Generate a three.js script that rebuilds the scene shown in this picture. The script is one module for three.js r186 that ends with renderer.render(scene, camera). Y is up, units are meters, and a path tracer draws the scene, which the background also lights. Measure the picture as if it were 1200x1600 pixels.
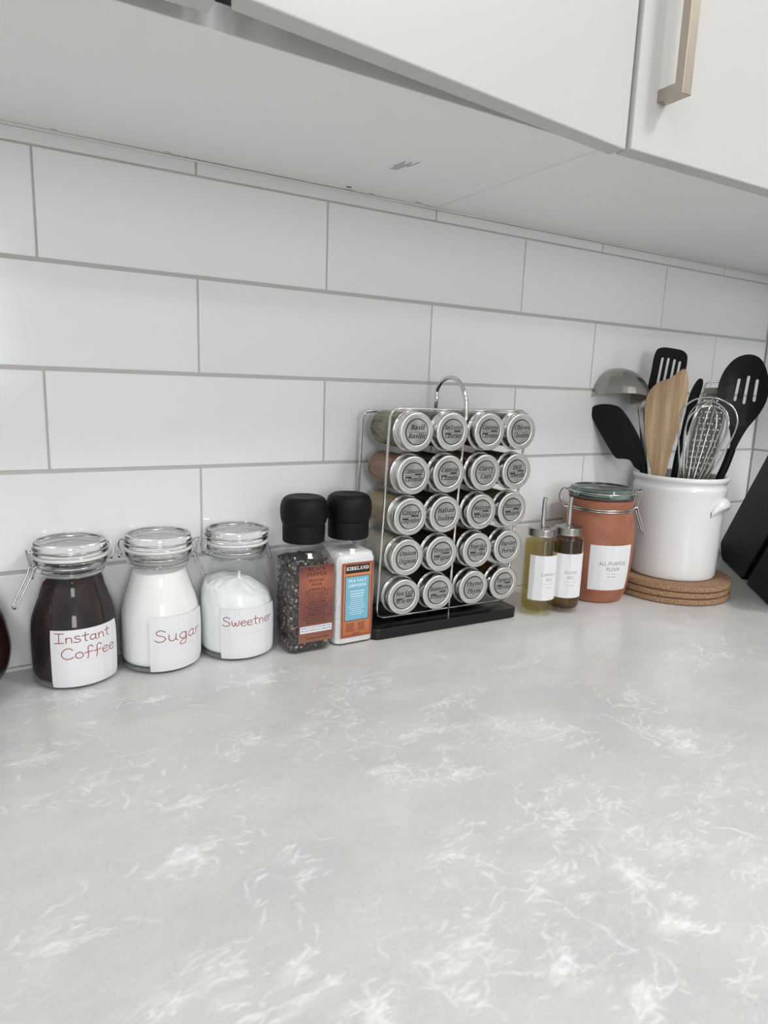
import * as THREE from 'three';
import { RoundedBoxGeometry } from 'three/addons/geometries/RoundedBoxGeometry.js';
import { mergeGeometries, mergeVertices, toCreasedNormals } from 'three/addons/utils/BufferGeometryUtils.js';
import { ImprovedNoise } from 'three/addons/math/ImprovedNoise.js';
import { TessellateModifier } from 'three/addons/modifiers/TessellateModifier.js';
import { RectAreaLightUniformsLib } from 'three/addons/lights/RectAreaLightUniformsLib.js';

// ---------------------------------------------------------------- camera, light, exposure
const scene = new THREE.Scene();
const camera = new THREE.PerspectiveCamera(2 * Math.atan(800 / 1047.91) * 180 / Math.PI, 0.75, 0.02, 20);
camera.rotation.order = 'YXZ';
camera.position.set(-0.0588, 0.3071, 0.7606);
camera.rotation.set(-0.1869, -0.5449, 0.0358);
scene.add(camera);
scene.background = new THREE.Color(0x9fb4cc);
const renderer = new THREE.WebGLRenderer({ antialias: true });
renderer.toneMapping = THREE.LinearToneMapping;
renderer.toneMappingExposure = 2.04;
renderer.shadowMap.enabled = true;
RectAreaLightUniformsLib.init();
const LAMP = { color: 0xfbfbfb, power: 15.5 };            // ceiling panels
const DAY = { color: 0xf3f6fb, power: 5.0 };             // window behind the camera

// ---------------------------------------------------------------- helpers
const D = Math.PI / 180, V = (x, y, z) => new THREE.Vector3(x, y, z), C = (h) => new THREE.Color(h);
let seed = 7; const rnd = () => { seed = (seed + 0x6d2b79f5) | 0; let t = Math.imul(seed ^ (seed >>> 15), 1 | seed); t = (t + Math.imul(t ^ (t >>> 7), 61 | t)) ^ t; return ((t ^ (t >>> 14)) >>> 0) / 4294967296; };
const N = new ImprovedNoise(), n3 = (x, y, z = 0.37) => N.noise(x, y, z);
const fbm = (x, y, o = 4, z = 0.37) => { let a = 0.5, s = 0; for (let i = 0; i < o; i++) { s += a * n3(x, y, z + i * 7.1); x *= 2.03; y *= 2.03; a *= 0.5; } return s; };
const smooth = (a, b, x) => { const t = Math.min(1, Math.max(0, (x - a) / (b - a))); return t * t * (3 - 2 * t); };
const used = {};
function numbered(n) { const k = used[n] = (used[n] ?? -1) + 1; return k ? `${n}_${String(k).padStart(3, '0')}` : n; }
function tag(o, label, category, group) { o.userData = { label, category }; if (group) o.userData.group = group; return o; }
function thing(name, label, category, [x, y, z] = [0, 0, 0], turn = 0, group) {
  const o = new THREE.Group(); o.name = numbered(name); o.position.set(x, y, z); o.rotation.y = turn; scene.add(o);
  return tag(o, label, category, group);
}
function mesh(name, geo, mat, parent = scene) {
  const g = Array.isArray(geo) ? mergeGeometries(geo.map((q) => { q = q.index ? q.toNonIndexed() : q; for (const k of Object.keys(q.attributes)) if (!['position', 'normal', 'uv'].includes(k)) q.deleteAttribute(k); return q; })) : geo;
  const m = new THREE.Mesh(g, mat); m.name = parent === scene ? numbered(name) : name; m.castShadow = m.receiveShadow = true; parent.add(m); return m;
}
function struct(name, geo, mat) { const m = mesh(name, geo, mat); m.name = name; m.userData.kind = 'structure'; return m; }
const box = (w, h, d, x = 0, y = 0, z = 0, r = 0) => (r ? new RoundedBoxGeometry(w, h, d, 3, r) : new THREE.BoxGeometry(w, h, d)).translate(x, y, z);
const lathe = (pts, seg = 64) => new THREE.LatheGeometry(pts.map(([r, y]) => new THREE.Vector2(Math.max(r, 0.00001), y)), seg);
function smoothProfile(pts, n = 60) { // pts [y, r] -> dense lathe profile through them
  const c = new THREE.CatmullRomCurve3(pts.map(([y, r]) => V(r, y, 0)), false, 'centripetal');
  return c.getPoints(n).map((p) => [p.x, p.y]);
}
function tube(pts, r, closed = false, seg = 0, rad = 8) {
  const c = new THREE.CatmullRomCurve3(pts.map((p) => (p.isVector3 ? p : V(...p))), closed, 'centripetal');
  return new THREE.TubeGeometry(c, seg || pts.length * 8, r, rad, closed);
}
function polyTube(pts, r, round = 0.004, closed = false, rad = 8) { // straight runs with rounded corners
  pts = pts.map((p) => (p.isVector3 ? p : V(...p)));
  const path = new THREE.CurvePath(), n = pts.length, out = [];
  const corner = (i) => { const p = pts[i], a = pts[(i - 1 + n) % n], b = pts[(i + 1) % n]; const da = a.clone().sub(p), db = b.clone().sub(p); const k = Math.min(round, da.length() / 2.05, db.length() / 2.05); return [p.clone().addScaledVector(da.normalize(), k), p, p.clone().addScaledVector(db.normalize(), k)]; };
  const from = closed ? 0 : 1, to = closed ? n : n - 1; let last = closed ? null : pts[0];
  const cs = []; for (let i = from; i < to; i++) cs.push(corner(i));
  if (closed) last = cs[n - 1][2];
  for (const [a, p, b] of cs) { path.add(new THREE.LineCurve3(last, a)); path.add(new THREE.QuadraticBezierCurve3(a, p, b)); last = b; }
  if (!closed) path.add(new THREE.LineCurve3(last, pts[n - 1]));
  for (const c of path.curves) { const k = c.isLineCurve3 ? 2 : 6; for (let i = 0; i < k; i++) out.push(c.getPoint(i / k)); }
  if (!closed) out.push(pts[n - 1].clone());
  const curve = new THREE.CatmullRomCurve3(out, closed, 'centripetal');
  return new THREE.TubeGeometry(curve, out.length * 3, r, rad, closed);
}
const ring = (R, r, y, seg = 64) => new THREE.TorusGeometry(R, r, 8, seg).rotateX(Math.PI / 2).translate(0, y, 0);
function wrap(r, y0, y1, a0, a1, t = 0.0002, seg = 40) { // a sheet of paper bent round an upright cylinder; angles from +z towards +x; r may be a function of y
  const R = typeof r === 'function' ? r : () => r, pos = [], uv = [], idx = [], rows = 12;
  for (const s of [1, 0]) for (let j = 0; j <= rows; j++) for (let i = 0; i <= seg; i++) {
    const a = (a0 + (a1 - a0) * i / seg) * D, y = y0 + (y1 - y0) * j / rows, q = R(y) + s * t;
    pos.push(Math.sin(a) * q, y, Math.cos(a) * q); uv.push(i / seg, j / rows);
  }
  const n = (seg + 1) * (rows + 1);
  for (let j = 0; j < rows; j++) for (let i = 0; i < seg; i++) {
    const a = j * (seg + 1) + i, b = a + 1, c = a + seg + 1, d = c + 1;
    idx.push(a, b, d, a, d, c, n + a, n + d, n + b, n + a, n + c, n + d);
  }
  const edge = (a, b) => idx.push(a, n + a, b, b, n + a, n + b);
  for (let i = 0; i < seg; i++) { edge(i, i + 1); edge(rows * (seg + 1) + i + 1, rows * (seg + 1) + i); }
  for (let j = 0; j < rows; j++) { edge((j + 1) * (seg + 1), j * (seg + 1)); edge(j * (seg + 1) + seg, (j + 1) * (seg + 1) + seg); }
  const g = new THREE.BufferGeometry(); g.setAttribute('position', new THREE.Float32BufferAttribute(pos, 3)); g.setAttribute('uv', new THREE.Float32BufferAttribute(uv, 2)); g.setIndex(idx);
  return toCreasedNormals(g, 0.6);
}
function extrude(shape, depth, bevel = 0.0008, curveSegments = 12) {
  return new THREE.ExtrudeGeometry(shape, { depth: depth - 2 * bevel, bevelEnabled: bevel > 0, bevelThickness: bevel, bevelSize: bevel, bevelOffset: -bevel, bevelSegments: 2, curveSegments }).translate(0, 0, -depth / 2 + bevel);
}
function splineShape(pts, closed = true, n = 80) { const c = new THREE.CatmullRomCurve3(pts.map(([x, y]) => V(x, y, 0)), closed, 'centripetal'); return new THREE.Shape(c.getPoints(n).map((p) => new THREE.Vector2(p.x, p.y))); }
function canvasTex(w, h, draw) { const c = document.createElement('canvas'); c.width = w; c.height = h; draw(c.getContext('2d'), w, h); const t = new THREE.CanvasTexture(c); t.colorSpace = THREE.SRGBColorSpace; return t; }
function dataTex(w, h, f, srgb = true) { // f(x, y) -> [r, g, b] in 0..255
  const a = new Uint8Array(w * h * 4);
  for (let y = 0; y < h; y++) for (let x = 0; x < w; x++) { const c = f(x, y), i = (y * w + x) * 4; a[i] = c[0]; a[i + 1] = c[1]; a[i + 2] = c[2]; a[i + 3] = 255; }
  const t = new THREE.DataTexture(a, w, h, THREE.RGBAFormat); t.magFilter = THREE.LinearFilter; t.minFilter = THREE.LinearFilter; t.wrapS = t.wrapT = THREE.RepeatWrapping;
  if (srgb) t.colorSpace = THREE.SRGBColorSpace; t.needsUpdate = true; return t;
}
const std = (o) => new THREE.MeshStandardMaterial(o), phy = (o) => new THREE.MeshPhysicalMaterial(o);

// ---------------------------------------------------------------- materials
const noiseTile = (w, per, o, k) => dataTex(w, w, (x, y) => { // seamless grey noise
  const u = x / w, v = y / w, f = (a, b) => fbm(a * per, b * per, o, k); const s = smooth(0, 1, u), q = smooth(0, 1, v);
  const m = (f(u, v) * (1 - s) + f(u - 1, v) * s) * (1 - q) + (f(u, v - 1) * (1 - s) + f(u - 1, v - 1) * s) * q;
  const g = Math.max(0, Math.min(255, 128 + 200 * m)); return [g, g, g];
}, false);
const waveTex = noiseTile(128, 5, 3, 1.3), grainTex = noiseTile(256, 40, 3, 4.2);
const M = {};
M.grout = std({ color: 0xbebcb7, roughness: 0.9 });
M.tile = [0xebecec, 0xedeeee, 0xe9eaea].map((c) => phy({ color: c, roughness: 0.13, ior: 1.5, bumpMap: waveTex, bumpScale: 0.00035 }));
M.caulk = std({ color: 0xe6e6e2, roughness: 0.45 });
M.cabinet = std({ color: 0xfafaf9, roughness: 0.38 });
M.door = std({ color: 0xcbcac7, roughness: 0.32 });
M.plaster = std({ color: 0xe9e9e9, roughness: 0.9 });
M.nickel = std({ color: 0xb5aca0, metalness: 1, roughness: 0.38 });
M.chrome = std({ color: 0xd6d6d6, metalness: 1, roughness: 0.14 });
M.wire = std({ color: 0xc6c6c4, metalness: 1, roughness: 0.2 });
M.steel = std({ color: 0xa8a6a0, metalness: 1, roughness: 0.28 });
M.glass = phy({ color: 0xffffff, roughness: 0.01, transmission: 1, thickness: 0.002, ior: 1.47 });
M.jarGlass = phy({ color: 0xf9fafa, roughness: 0.02, transmission: 1, thickness: 0, ior: 1.5, specularIntensity: 0.65 });
M.thinGlass = phy({ color: 0xffffff, roughness: 0.02, transmission: 1, thickness: 0, ior: 1.5 });
M.baseGlass = phy({ color: 0xc9d2cd, roughness: 0.06, transmission: 0.7, thickness: 0.003, ior: 1.47 });
M.greenGlass = phy({ color: 0xeef7f4, roughness: 0.01, transmission: 1, thickness: 0.003, ior: 1.47, attenuationColor: C(0xc0d0cb), attenuationDistance: 0.06 });
M.black = phy({ color: 0x040405, roughness: 0.42, specularIntensity: 0.5 });
M.blackMatte = phy({ color: 0x08080a, roughness: 0.55, specularIntensity: 0.5 });
M.blackGloss = std({ color: 0x060607, roughness: 0.25 });
M.rubber = std({ color: 0xdfe0dc, roughness: 0.5 });
M.paper = std({ color: 0xeeeef2, roughness: 0.8 });
M.ceramic = phy({ color: 0xe6e6e5, roughness: 0.16, ior: 1.5 });
const px = (t, o) => std({ map: t, ...o });

// worktop: grey quartz with white wisps
const blobs = [[-0.019, 0.258, 0.021, 0.012], [0.038, 0.25, 0.018, 0.007], [-0.035, 0.188, 0.018, 0.01], [0.038, 0.367, 0.018, 0.011], [0.059, 0.304, 0.013, 0.008], [0.024, 0.47, 0.023, 0.011], [0.07, 0.488, 0.007, 0.008], [0.086, 0.413, 0.014, 0.011], [0.112, 0.25, 0.014, 0.012], [0.197, 0.25, 0.021, 0.017], [0.258, 0.199, 0.024, 0.017], [0.253, 0.304, 0.036, 0.007], [0.202, 0.335, 0.009, 0.016], [0.248, 0.369, 0.019, 0.011], [0.215, 0.444, 0.02, 0.014], [0.275, 0.456, 0.014, 0.014], [0.285, 0.432, 0.011, 0.01], [0.328, 0.45, 0.009, 0.025], [0.331, 0.494, 0.012, 0.022], [0.278, 0.516, 0.011, 0.012], [0.284, 0.55, 0.011, 0.016], [0.226, 0.501, 0.025, 0.016], [0.151, 0.519, 0.015, 0.02], [0.131, 0.535, 0.006, 0.011], [0.414, 0.505, 0.02, 0.034], [0.371, 0.546, 0.016, 0.028], [0.285, 0.562, 0.014, 0.011], [0.279, 0.594, 0.009, 0.018], [0.215, 0.585, 0.012, 0.01], [0.466, 0.414, 0.016, 0.025], [0.469, 0.44, 0.01, 0.023], [0.38, 0.382, 0.008, 0.016], [0.339, 0.342, 0.026, 0.012], [0.094, 0.519, 0.011, 0.009], [-0.037, 0.397, 0.015, 0.006], [0.045, 0.496, 0.008, 0.005], [0.194, 0.548, 0.006, 0.008], [0.697, 0.311, 0.037, 0.018], [0.495, 0.343, 0.018, 0.015], [0.32, 0.27, 0.034, 0.011], [0.185, 0.137, 0.024, 0.012], [0.075, 0.131, 0.022, 0.008], [-0.006, 0.09, 0.027, 0.009]];
const TOP = { x0: -0.95, x1: 1.245, z0: 0, z1: 0.66, seen0: -0.25 };
const quartz = canvasTex(2048, 1536, (g, W, H) => {
  const kx = W / (TOP.x1 - TOP.seen0), kz = H / TOP.z1, at = (x, z) => [(x - TOP.seen0) * kx, H - z * kz];
  g.fillStyle = '#dededc'; g.fillRect(0, 0, W, H);
  for (let i = 0; i < 5200; i++) { const r = 20 + 90 * rnd(), c = rnd() < 0.5 ? '200,200,195' : '225,225,222'; g.fillStyle = `rgba(${c},0.035)`; g.beginPath(); g.ellipse(rnd() * W, rnd() * H, r, r * 0.7, rnd() * 3, 0, 7); g.fill(); }
  for (let i = 0; i < 60000; i++) { g.fillStyle = rnd() < 0.5 ? 'rgba(180,179,174,0.16)' : 'rgba(240,240,238,0.16)'; g.fillRect(rnd() * W, rnd() * H, 2, 3); }
  g.lineCap = g.lineJoin = 'round';
  const line = (pts, w, a) => { g.strokeStyle = `rgba(252,252,252,${a})`; g.lineWidth = w; g.beginPath(); pts.forEach(([x, z], i) => { const [X, Y] = at(x, z); i ? g.lineTo(X, Y) : g.moveTo(X, Y); }); g.stroke(); };
  const walk = (x, z, dir, n, step, wob) => { const p = [[x, z]]; let d = dir; for (let i = 0; i < n; i++) { d += (rnd() - 0.5) * wob + (dir - d) * 0.12; x += Math.cos(d) * step; z += Math.sin(d) * step; p.push([x, z]); } return p; };
  const wisp = (x, z, dir, len, w, a) => { // one feathery stroke: a few nearly parallel hairs with tapered ends
    const n = 10, p = walk(x, z, dir, n, len / n, 0.55);
    for (let k = 0; k < 6; k++) { const i0 = Math.floor(rnd() * 5), i1 = i0 + 3 + Math.floor(rnd() * (n - i0 - 3)), ox = (rnd() - 0.5) * w, oz = (rnd() - 0.5) * w; line(p.slice(i0, i1 + 1).map(([u, v]) => [u + ox, v + oz]), 1.5 + rnd() * 3.2, a * (0.4 + 0.6 * rnd())); }
  };
  const torn = (x, z) => n3(x * 48, z * 62, 3.3) + 0.75 * n3(x * 120 + 3, z * 170, 8.3);
  const gauss = () => (rnd() + rnd() + rnd() - 1.5) * 1.35;
  const clump = (bx, bz, rx, rz, k) => {
    const dir = (bx > 0.33 ? -0.2 : 0) + (rnd() - 0.5) * 0.5, count = Math.round((60 + 150000 * rx * rz) * k);
    for (let i = 0; i < count * 2; i++) { // milky ground, torn into shreds
      const x = bx + gauss() * rx * 1.3, z = bz + gauss() * rz * 1.3; if (torn(x, z) < 0.2) continue;
      const [X, Y] = at(x, z), q = 2 + 6 * rnd(); g.fillStyle = `rgba(250,250,250,${0.075 * k})`; g.beginPath(); g.ellipse(X, Y, q * 2, q * 1.2, 0, 0, 7); g.fill();
    }
    for (let i = 0; i < count; i++) { const x = bx + gauss() * rx * 1.35, z = bz + gauss() * rz * 1.35; if (torn(x, z) < 0.1) continue; wisp(x, z, dir + (rnd() - 0.5) * 0.8 + (rnd() < 0.15 ? 1.5 : 0), 0.003 + 0.011 * rnd(), 0.0018, 0.15 * k + 0.02); }
    for (let v = 0; v < 2; v++) { // thin wandering vein through the clump
      const p = walk(bx - Math.cos(dir) * rx * 1.8, bz - Math.sin(dir) * rx * 1.8 + (rnd() - 0.5) * rz, dir + (rnd() - 0.5) * 1.2, 30, 0.002 + rx / 16, 1.5);
      for (let q = 0; q < p.length - 3; q += 2) { const al = Math.max(0, rnd() - 0.3) * 0.36 * k; for (let h = 0; h < 3; h++) { const ox = (rnd() - 0.5) * 0.0022, oz = (rnd() - 0.5) * 0.0022; line(p.slice(q, q + 4).map(([a, b]) => [a + ox, b + oz]), 1.2 + rnd() * 2.2, al); } }
    }
  };
  for (const [bx, bz, rx, rz] of blobs) clump(bx, bz, rx, rz, 0.78);
  for (let i = 0; i < 230; i++) clump(TOP.seen0 + rnd() * 1.5, rnd() * TOP.z1, 0.008 + 0.016 * rnd(), 0.004 + 0.009 * rnd(), 0.16 + 0.34 * rnd() * rnd());
});
quartz.wrapS = quartz.wrapT = THREE.MirroredRepeatWrapping;
M.quartz = phy({ map: quartz, roughness: 0.22, ior: 1.5 });

// ---------------------------------------------------------------- room shell
const CEIL = 1.55, FLOOR = -0.92, XL = -2.4, XR = 1.245, ZB = 3.6, P = 0.1035, TW = 0.3105, UND = 0.533;
const wallBack = struct('wall_back', box(XR - XL + 0.24, CEIL - FLOOR, 0.1, (XL + XR) / 2, (CEIL + FLOOR) / 2, -0.0513), M.grout);
const wallRight = struct('wall_right', box(0.1, CEIL - FLOOR, ZB + 0.1, XR + 0.0513, (CEIL + FLOOR) / 2, ZB / 2), M.grout);
struct('wall_left', box(0.1, CEIL - FLOOR, ZB + 0.2, XL - 0.05, (CEIL + FLOOR) / 2, ZB / 2), M.plaster);
struct('floor', box(XR - XL + 0.3, 0.1, ZB + 0.3, (XL + XR) / 2, FLOOR - 0.05, ZB / 2), std({ color: 0x9a9590, roughness: 0.5 }));
struct('ceiling', box(XR - XL + 0.3, 0.1, ZB + 0.3, (XL + XR) / 2, CEIL + 0.05, ZB / 2), M.plaster);
{ // wall behind the camera, with a window
  const s = new THREE.Shape([[XL - 0.1, FLOOR], [XR + 0.1, FLOOR], [XR + 0.1, CEIL], [XL - 0.1, CEIL]].map((p) => new THREE.Vector2(...p)));
  s.holes.push(new THREE.Path([[-0.75, 0.2], [-0.75, 1.15], [0.05, 1.15], [0.05, 0.2]].map((p) => new THREE.Vector2(...p))));
  struct('wall_front', new THREE.ExtrudeGeometry(s, { depth: 0.1, bevelEnabled: false }).translate(0, 0, ZB), M.plaster);
  const w = new THREE.Group(); w.name = 'window_1'; w.userData.kind = 'structure'; w.position.set(-0.35, 0.2, ZB); scene.add(w);
  const f = []; for (const x of [-0.385, 0, 0.385]) f.push(box(0.04, 0.95, 0.05, x, 0.475, 0.05)); for (const y of [0.02, 0.93]) f.push(box(0.8, 0.04, 0.05, 0, y, 0.05));
  mesh('window_frame', f, M.cabinet, w);
  mesh('pane', box(0.74, 0.88, 0.006, 0, 0.475, 0.06), std({ color: 0x88949f, emissive: DAY.color, emissiveIntensity: 1.3 }), w);
  const l = new THREE.RectAreaLight(DAY.color, DAY.power, 0.72, 0.86); l.position.set(0, 0.475, 0.02); l.rotation.y = 0; l.lookAt(l.position.clone().add(V(0, 0, -1))); l.rotation.set(0, 0, 0); w.add(l);
}
// tiles: five courses in running bond, then a cut strip under the cabinets
const G = 0.0019, tileGeo = {};
function tile(w, h) { const k = w.toFixed(4) + h.toFixed(4); return tileGeo[k] ??= new RoundedBoxGeometry(w, h, 0.008, 2, 0.0011); }
function layTile(parent, x0, x1, y0, y1, side) {
  if (x1 - x0 < 0.01) return;
  const t = mesh('tile', tile(x1 - x0 - G, y1 - y0 - G), M.tile[Math.floor(rnd() * 3)], parent), c = (x0 + x1) / 2, y = (y0 + y1) / 2;
  const jut = (rnd() - 0.5) * 0.0003, tilt = (rnd() - 0.5) * 0.0025, tilt2 = (rnd() - 0.5) * 0.003;
  if (side) { t.position.set(XR + 0.004 - jut - parent.position.x, y, c); t.rotation.set(tilt2, -Math.PI / 2 + tilt, 0); } else { t.position.set(c, y, -0.004 + jut); t.rotation.set(tilt2, tilt, 0); }
}
for (let r = 0; r < 5; r++) {
  const off = r % 2 ? 0.5 : 0;
  for (let c = -4; c <= 4; c++) { const a = (c + off - (off ? 1 : 0)) * TW, b = a + TW; layTile(wallBack, Math.max(a, TOP.x0), Math.min(b, XR - 0.0005), r * P + 0.002, (r + 1) * P); }
  for (let c = 0; c < 3; c++) { const a = (c - (r % 2 ? 0.35 : 0.75)) * TW; layTile(wallRight, Math.max(a, 0.001), Math.min(a + TW, 0.66), r * P + 0.002, (r + 1) * P, true); }
}
{ // cut strip
  const s = new THREE.Group(); s.name = 'trim_1'; s.userData.kind = 'structure'; scene.add(s);
  for (let c = -3; c <= 4; c++) { const a = (c - 0.5) * TW; layTile(s, Math.max(a, TOP.x0), Math.min(a + TW, XR - 0.0005), 5 * P, 0.532); }
  mesh('caulk_line', [tube([[TOP.x0, 0.5318, 0.0005], [-0.2, 0.5322, 0.0008], [0.25, 0.5316, 0.0004], [0.6, 0.5323, 0.0008], [1.24, 0.5318, 0.0005]], 0.0014, false, 60)], M.caulk, s);
  struct('trim_2', [tube([[TOP.x0, 0.0006, 0.001], [0.4, 0.0008, 0.0012], [XR - 0.004, 0.0006, 0.001]], 0.0024, false, 40)], M.caulk);
  struct('trim_3', [tube([[XR - 0.001, 0.0006, 0.002], [XR - 0.001, 0.0006, 0.655]], 0.0022, false, 10)], M.caulk);
}
// ---------------------------------------------------------------- ceiling lamps
for (const [x, z, label, k = 1] of [[0.98, 1.3, 'square ceiling lamp nearest the tiled wall on the right', 1.35], [-0.85, 1.3, 'square ceiling lamp nearest the tiled wall on the left', 0.8], [0.65, 2.7, 'square ceiling lamp behind the camera on the right'], [-0.85, 2.7, 'square ceiling lamp behind the camera on the left']]) {
  const t = thing('ceiling_light', label, 'ceiling light', [x, CEIL, z]);
  mesh('frame', [box(0.36, 0.02, 0.02, 0, -0.01, 0.17), box(0.36, 0.02, 0.02, 0, -0.01, -0.17), box(0.02, 0.02, 0.32, 0.17, -0.01, 0), box(0.02, 0.02, 0.32, -0.17, -0.01, 0)], M.cabinet, t);
  mesh('diffuser', box(0.32, 0.006, 0.32, 0, -0.006, 0), std({ color: 0xffffff, emissive: LAMP.color, emissiveIntensity: 3.5 * k }), t);
  const l = new THREE.RectAreaLight(LAMP.color, LAMP.power * k, 0.3, 0.3); l.position.y = -0.014; l.rotation.x = -Math.PI / 2; t.add(l);
}
// ---------------------------------------------------------------- worktop and cabinets
{
  const t = thing('worktop', 'long grey quartz worktop with white wispy veins under all the jars', 'worktop', [0, 0, 0]);
  const w = TOP.x1 - TOP.x0 - 0.002, g = new RoundedBoxGeometry(w, 0.03, TOP.z1, 3, 0.003).translate((TOP.x0 + TOP.x1) / 2, -0.015, TOP.z1 / 2), p = g.attributes.position, u = g.attributes.uv;
  for (let i = 0; i < p.count; i++) u.setXY(i, (p.getX(i) - TOP.seen0) / (TOP.x1 - TOP.seen0), p.getZ(i) / TOP.z1 - p.getY(i));
  mesh('slab', g, M.quartz, t);
  const b = thing('base_cabinet', 'white base cabinet carrying the grey quartz worktop', 'cabinet', [(TOP.x0 + TOP.x1) / 2, FLOOR, 0.31]);
  mesh('carcass', box(w - 0.004, -FLOOR - 0.032, 0.6, 0, (-FLOOR - 0.03) / 2, 0), M.cabinet, b);
  for (let i = 0; i < 4; i++) mesh('door', box(w / 4 - 0.004, 0.76, 0.018, (i - 1.5) * w / 4, 0.49, 0.31, 0.002), M.door, b);
}
function cabinet(name, label, x0, x1, zf) { // hollow carcass, open at the front
  const t = thing(name, label, 'wall cabinet', [(x0 + x1) / 2, UND, 0]), w = x1 - x0 - 0.0012, h = 0.75, k = 0.018, d = zf - 0.002;
  mesh('bottom_panel', box(w, k, d, 0, k / 2, d / 2 + 0.001, 0.0008), M.cabinet, t);
  for (const s of [-1, 1]) mesh('side_panel', box(k, h - 2 * k, d, s * (w / 2 - k / 2), h / 2, d / 2 + 0.001), M.cabinet, t);
  mesh('top_panel', box(w, k, d, 0, h - k / 2, d / 2 + 0.001), M.cabinet, t);
  mesh('back_panel', box(w - 2 * k, h - 2 * k, 0.006, 0, h / 2, 0.005), M.cabinet, t);
  return t;
}
function door(t, hx, hz, w, dir, angle) { // hinge at hx (in the cabinet's frame), leaf runs towards dir
  const g = new THREE.Group(); g.name = 'door'; g.position.set(hx, -0.006, hz); g.rotation.y = angle; t.add(g);
  mesh('leaf', box(w, 0.75, 0.0185, dir * w / 2, 0.375, 0.00925, 0.0016), M.door, g); return g;
}
const cabM = cabinet('wall_cabinet', 'wide white wall cabinet on the left whose two flat doors stand slightly ajar', -0.42, 0.463, 0.2755);
door(cabM, -0.418 - 0.0215, 0.2782, 0.4975, 1, -3.1 * D);
door(cabM, 0.466 - 0.0215, 0.2790, 0.3795, -1, 5.75 * D);
const cabR = cabinet('wall_cabinet', 'white wall cabinet on the right with a vertical bar handle', 0.463, 1.243, 0.281);
const doorR = door(cabR, -0.383, 0.2835, 0.385, 1, -1.3 * D);
door(cabR, 0.388, 0.2835, 0.384, -1, 0);
{
  const h = new THREE.Group(); h.name = 'handle'; h.position.set(0.0335, 0.0445, 0.0185); doorR.add(h);
  mesh('bar', [box(0.012, 0.17, 0.009, 0, 0.085, 0.0225, 0.0006), box(0.012, 0.011, 0.019, 0, 0.0055, 0.0095, 0.0006), box(0.012, 0.011, 0.019, 0, 0.1645, 0.0095, 0.0006)], M.nickel, h);
  // small stamped print under the middle cabinet
  const t = canvasTex(256, 128, (g, w, k) => { g.fillStyle = '#fafaf9'; g.fillRect(0, 0, w, k); g.fillStyle = '#141414'; let y = 14; for (const [x, l] of [[10, 120], [70, 170], [40, 190], [100, 140], [60, 120]]) { for (let q = x; q < x + l; q += 9) g.fillRect(q, y, 8, 11); y += 22; } });
  const pr = mesh('stamped_print', box(0.042, 0.0002, 0.017), std({ color: 0xffffff, map: t, roughness: 0.5 }), cabM); pr.position.set(0.3385 - 0.0215, -0.0001, 0.119); pr.rotation.y = Math.PI / 2 + 0.12;
  pr.rotation.order = 'YXZ'; pr.rotation.x = Math.PI;
  mesh('screw_hole', new THREE.CylinderGeometry(0.0019, 0.0019, 0.0003, 12).scale(1.9, 1, 1), std({ color: 0x3a3835, roughness: 0.9 }), cabM).position.set(0.33 - 0.0215, -0.0001, 0.014);
}

{ // scuffs where the cabinets meet the cut tiles
  const g = []; for (const [x, z, l, w] of [[0.125, 0.007, 0.008, 0.0008], [0.145, 0.004, 0.003, 0.0007], [0.335, 0.005, 0.014, 0.0006], [0.365, 0.006, 0.009, 0.0008], [0.432, 0.008, 0.012, 0.0014], [0.45, 0.004, 0.016, 0.0007], [0.02, 0.006, 0.006, 0.0006], [-0.04, 0.008, 0.01, 0.0005]]) g.push(new THREE.CylinderGeometry(0.5, 0.5, 0.0003, 10).scale(l, 1, w).rotateY((x * 37) % 0.3).translate(x - 0.0215, -0.0002, z));
  const m = mesh('scuff_marks', g, std({ color: 0x8b8983, roughness: 0.9 }), cabM); m.userData.kind = 'stuff';
}

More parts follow.
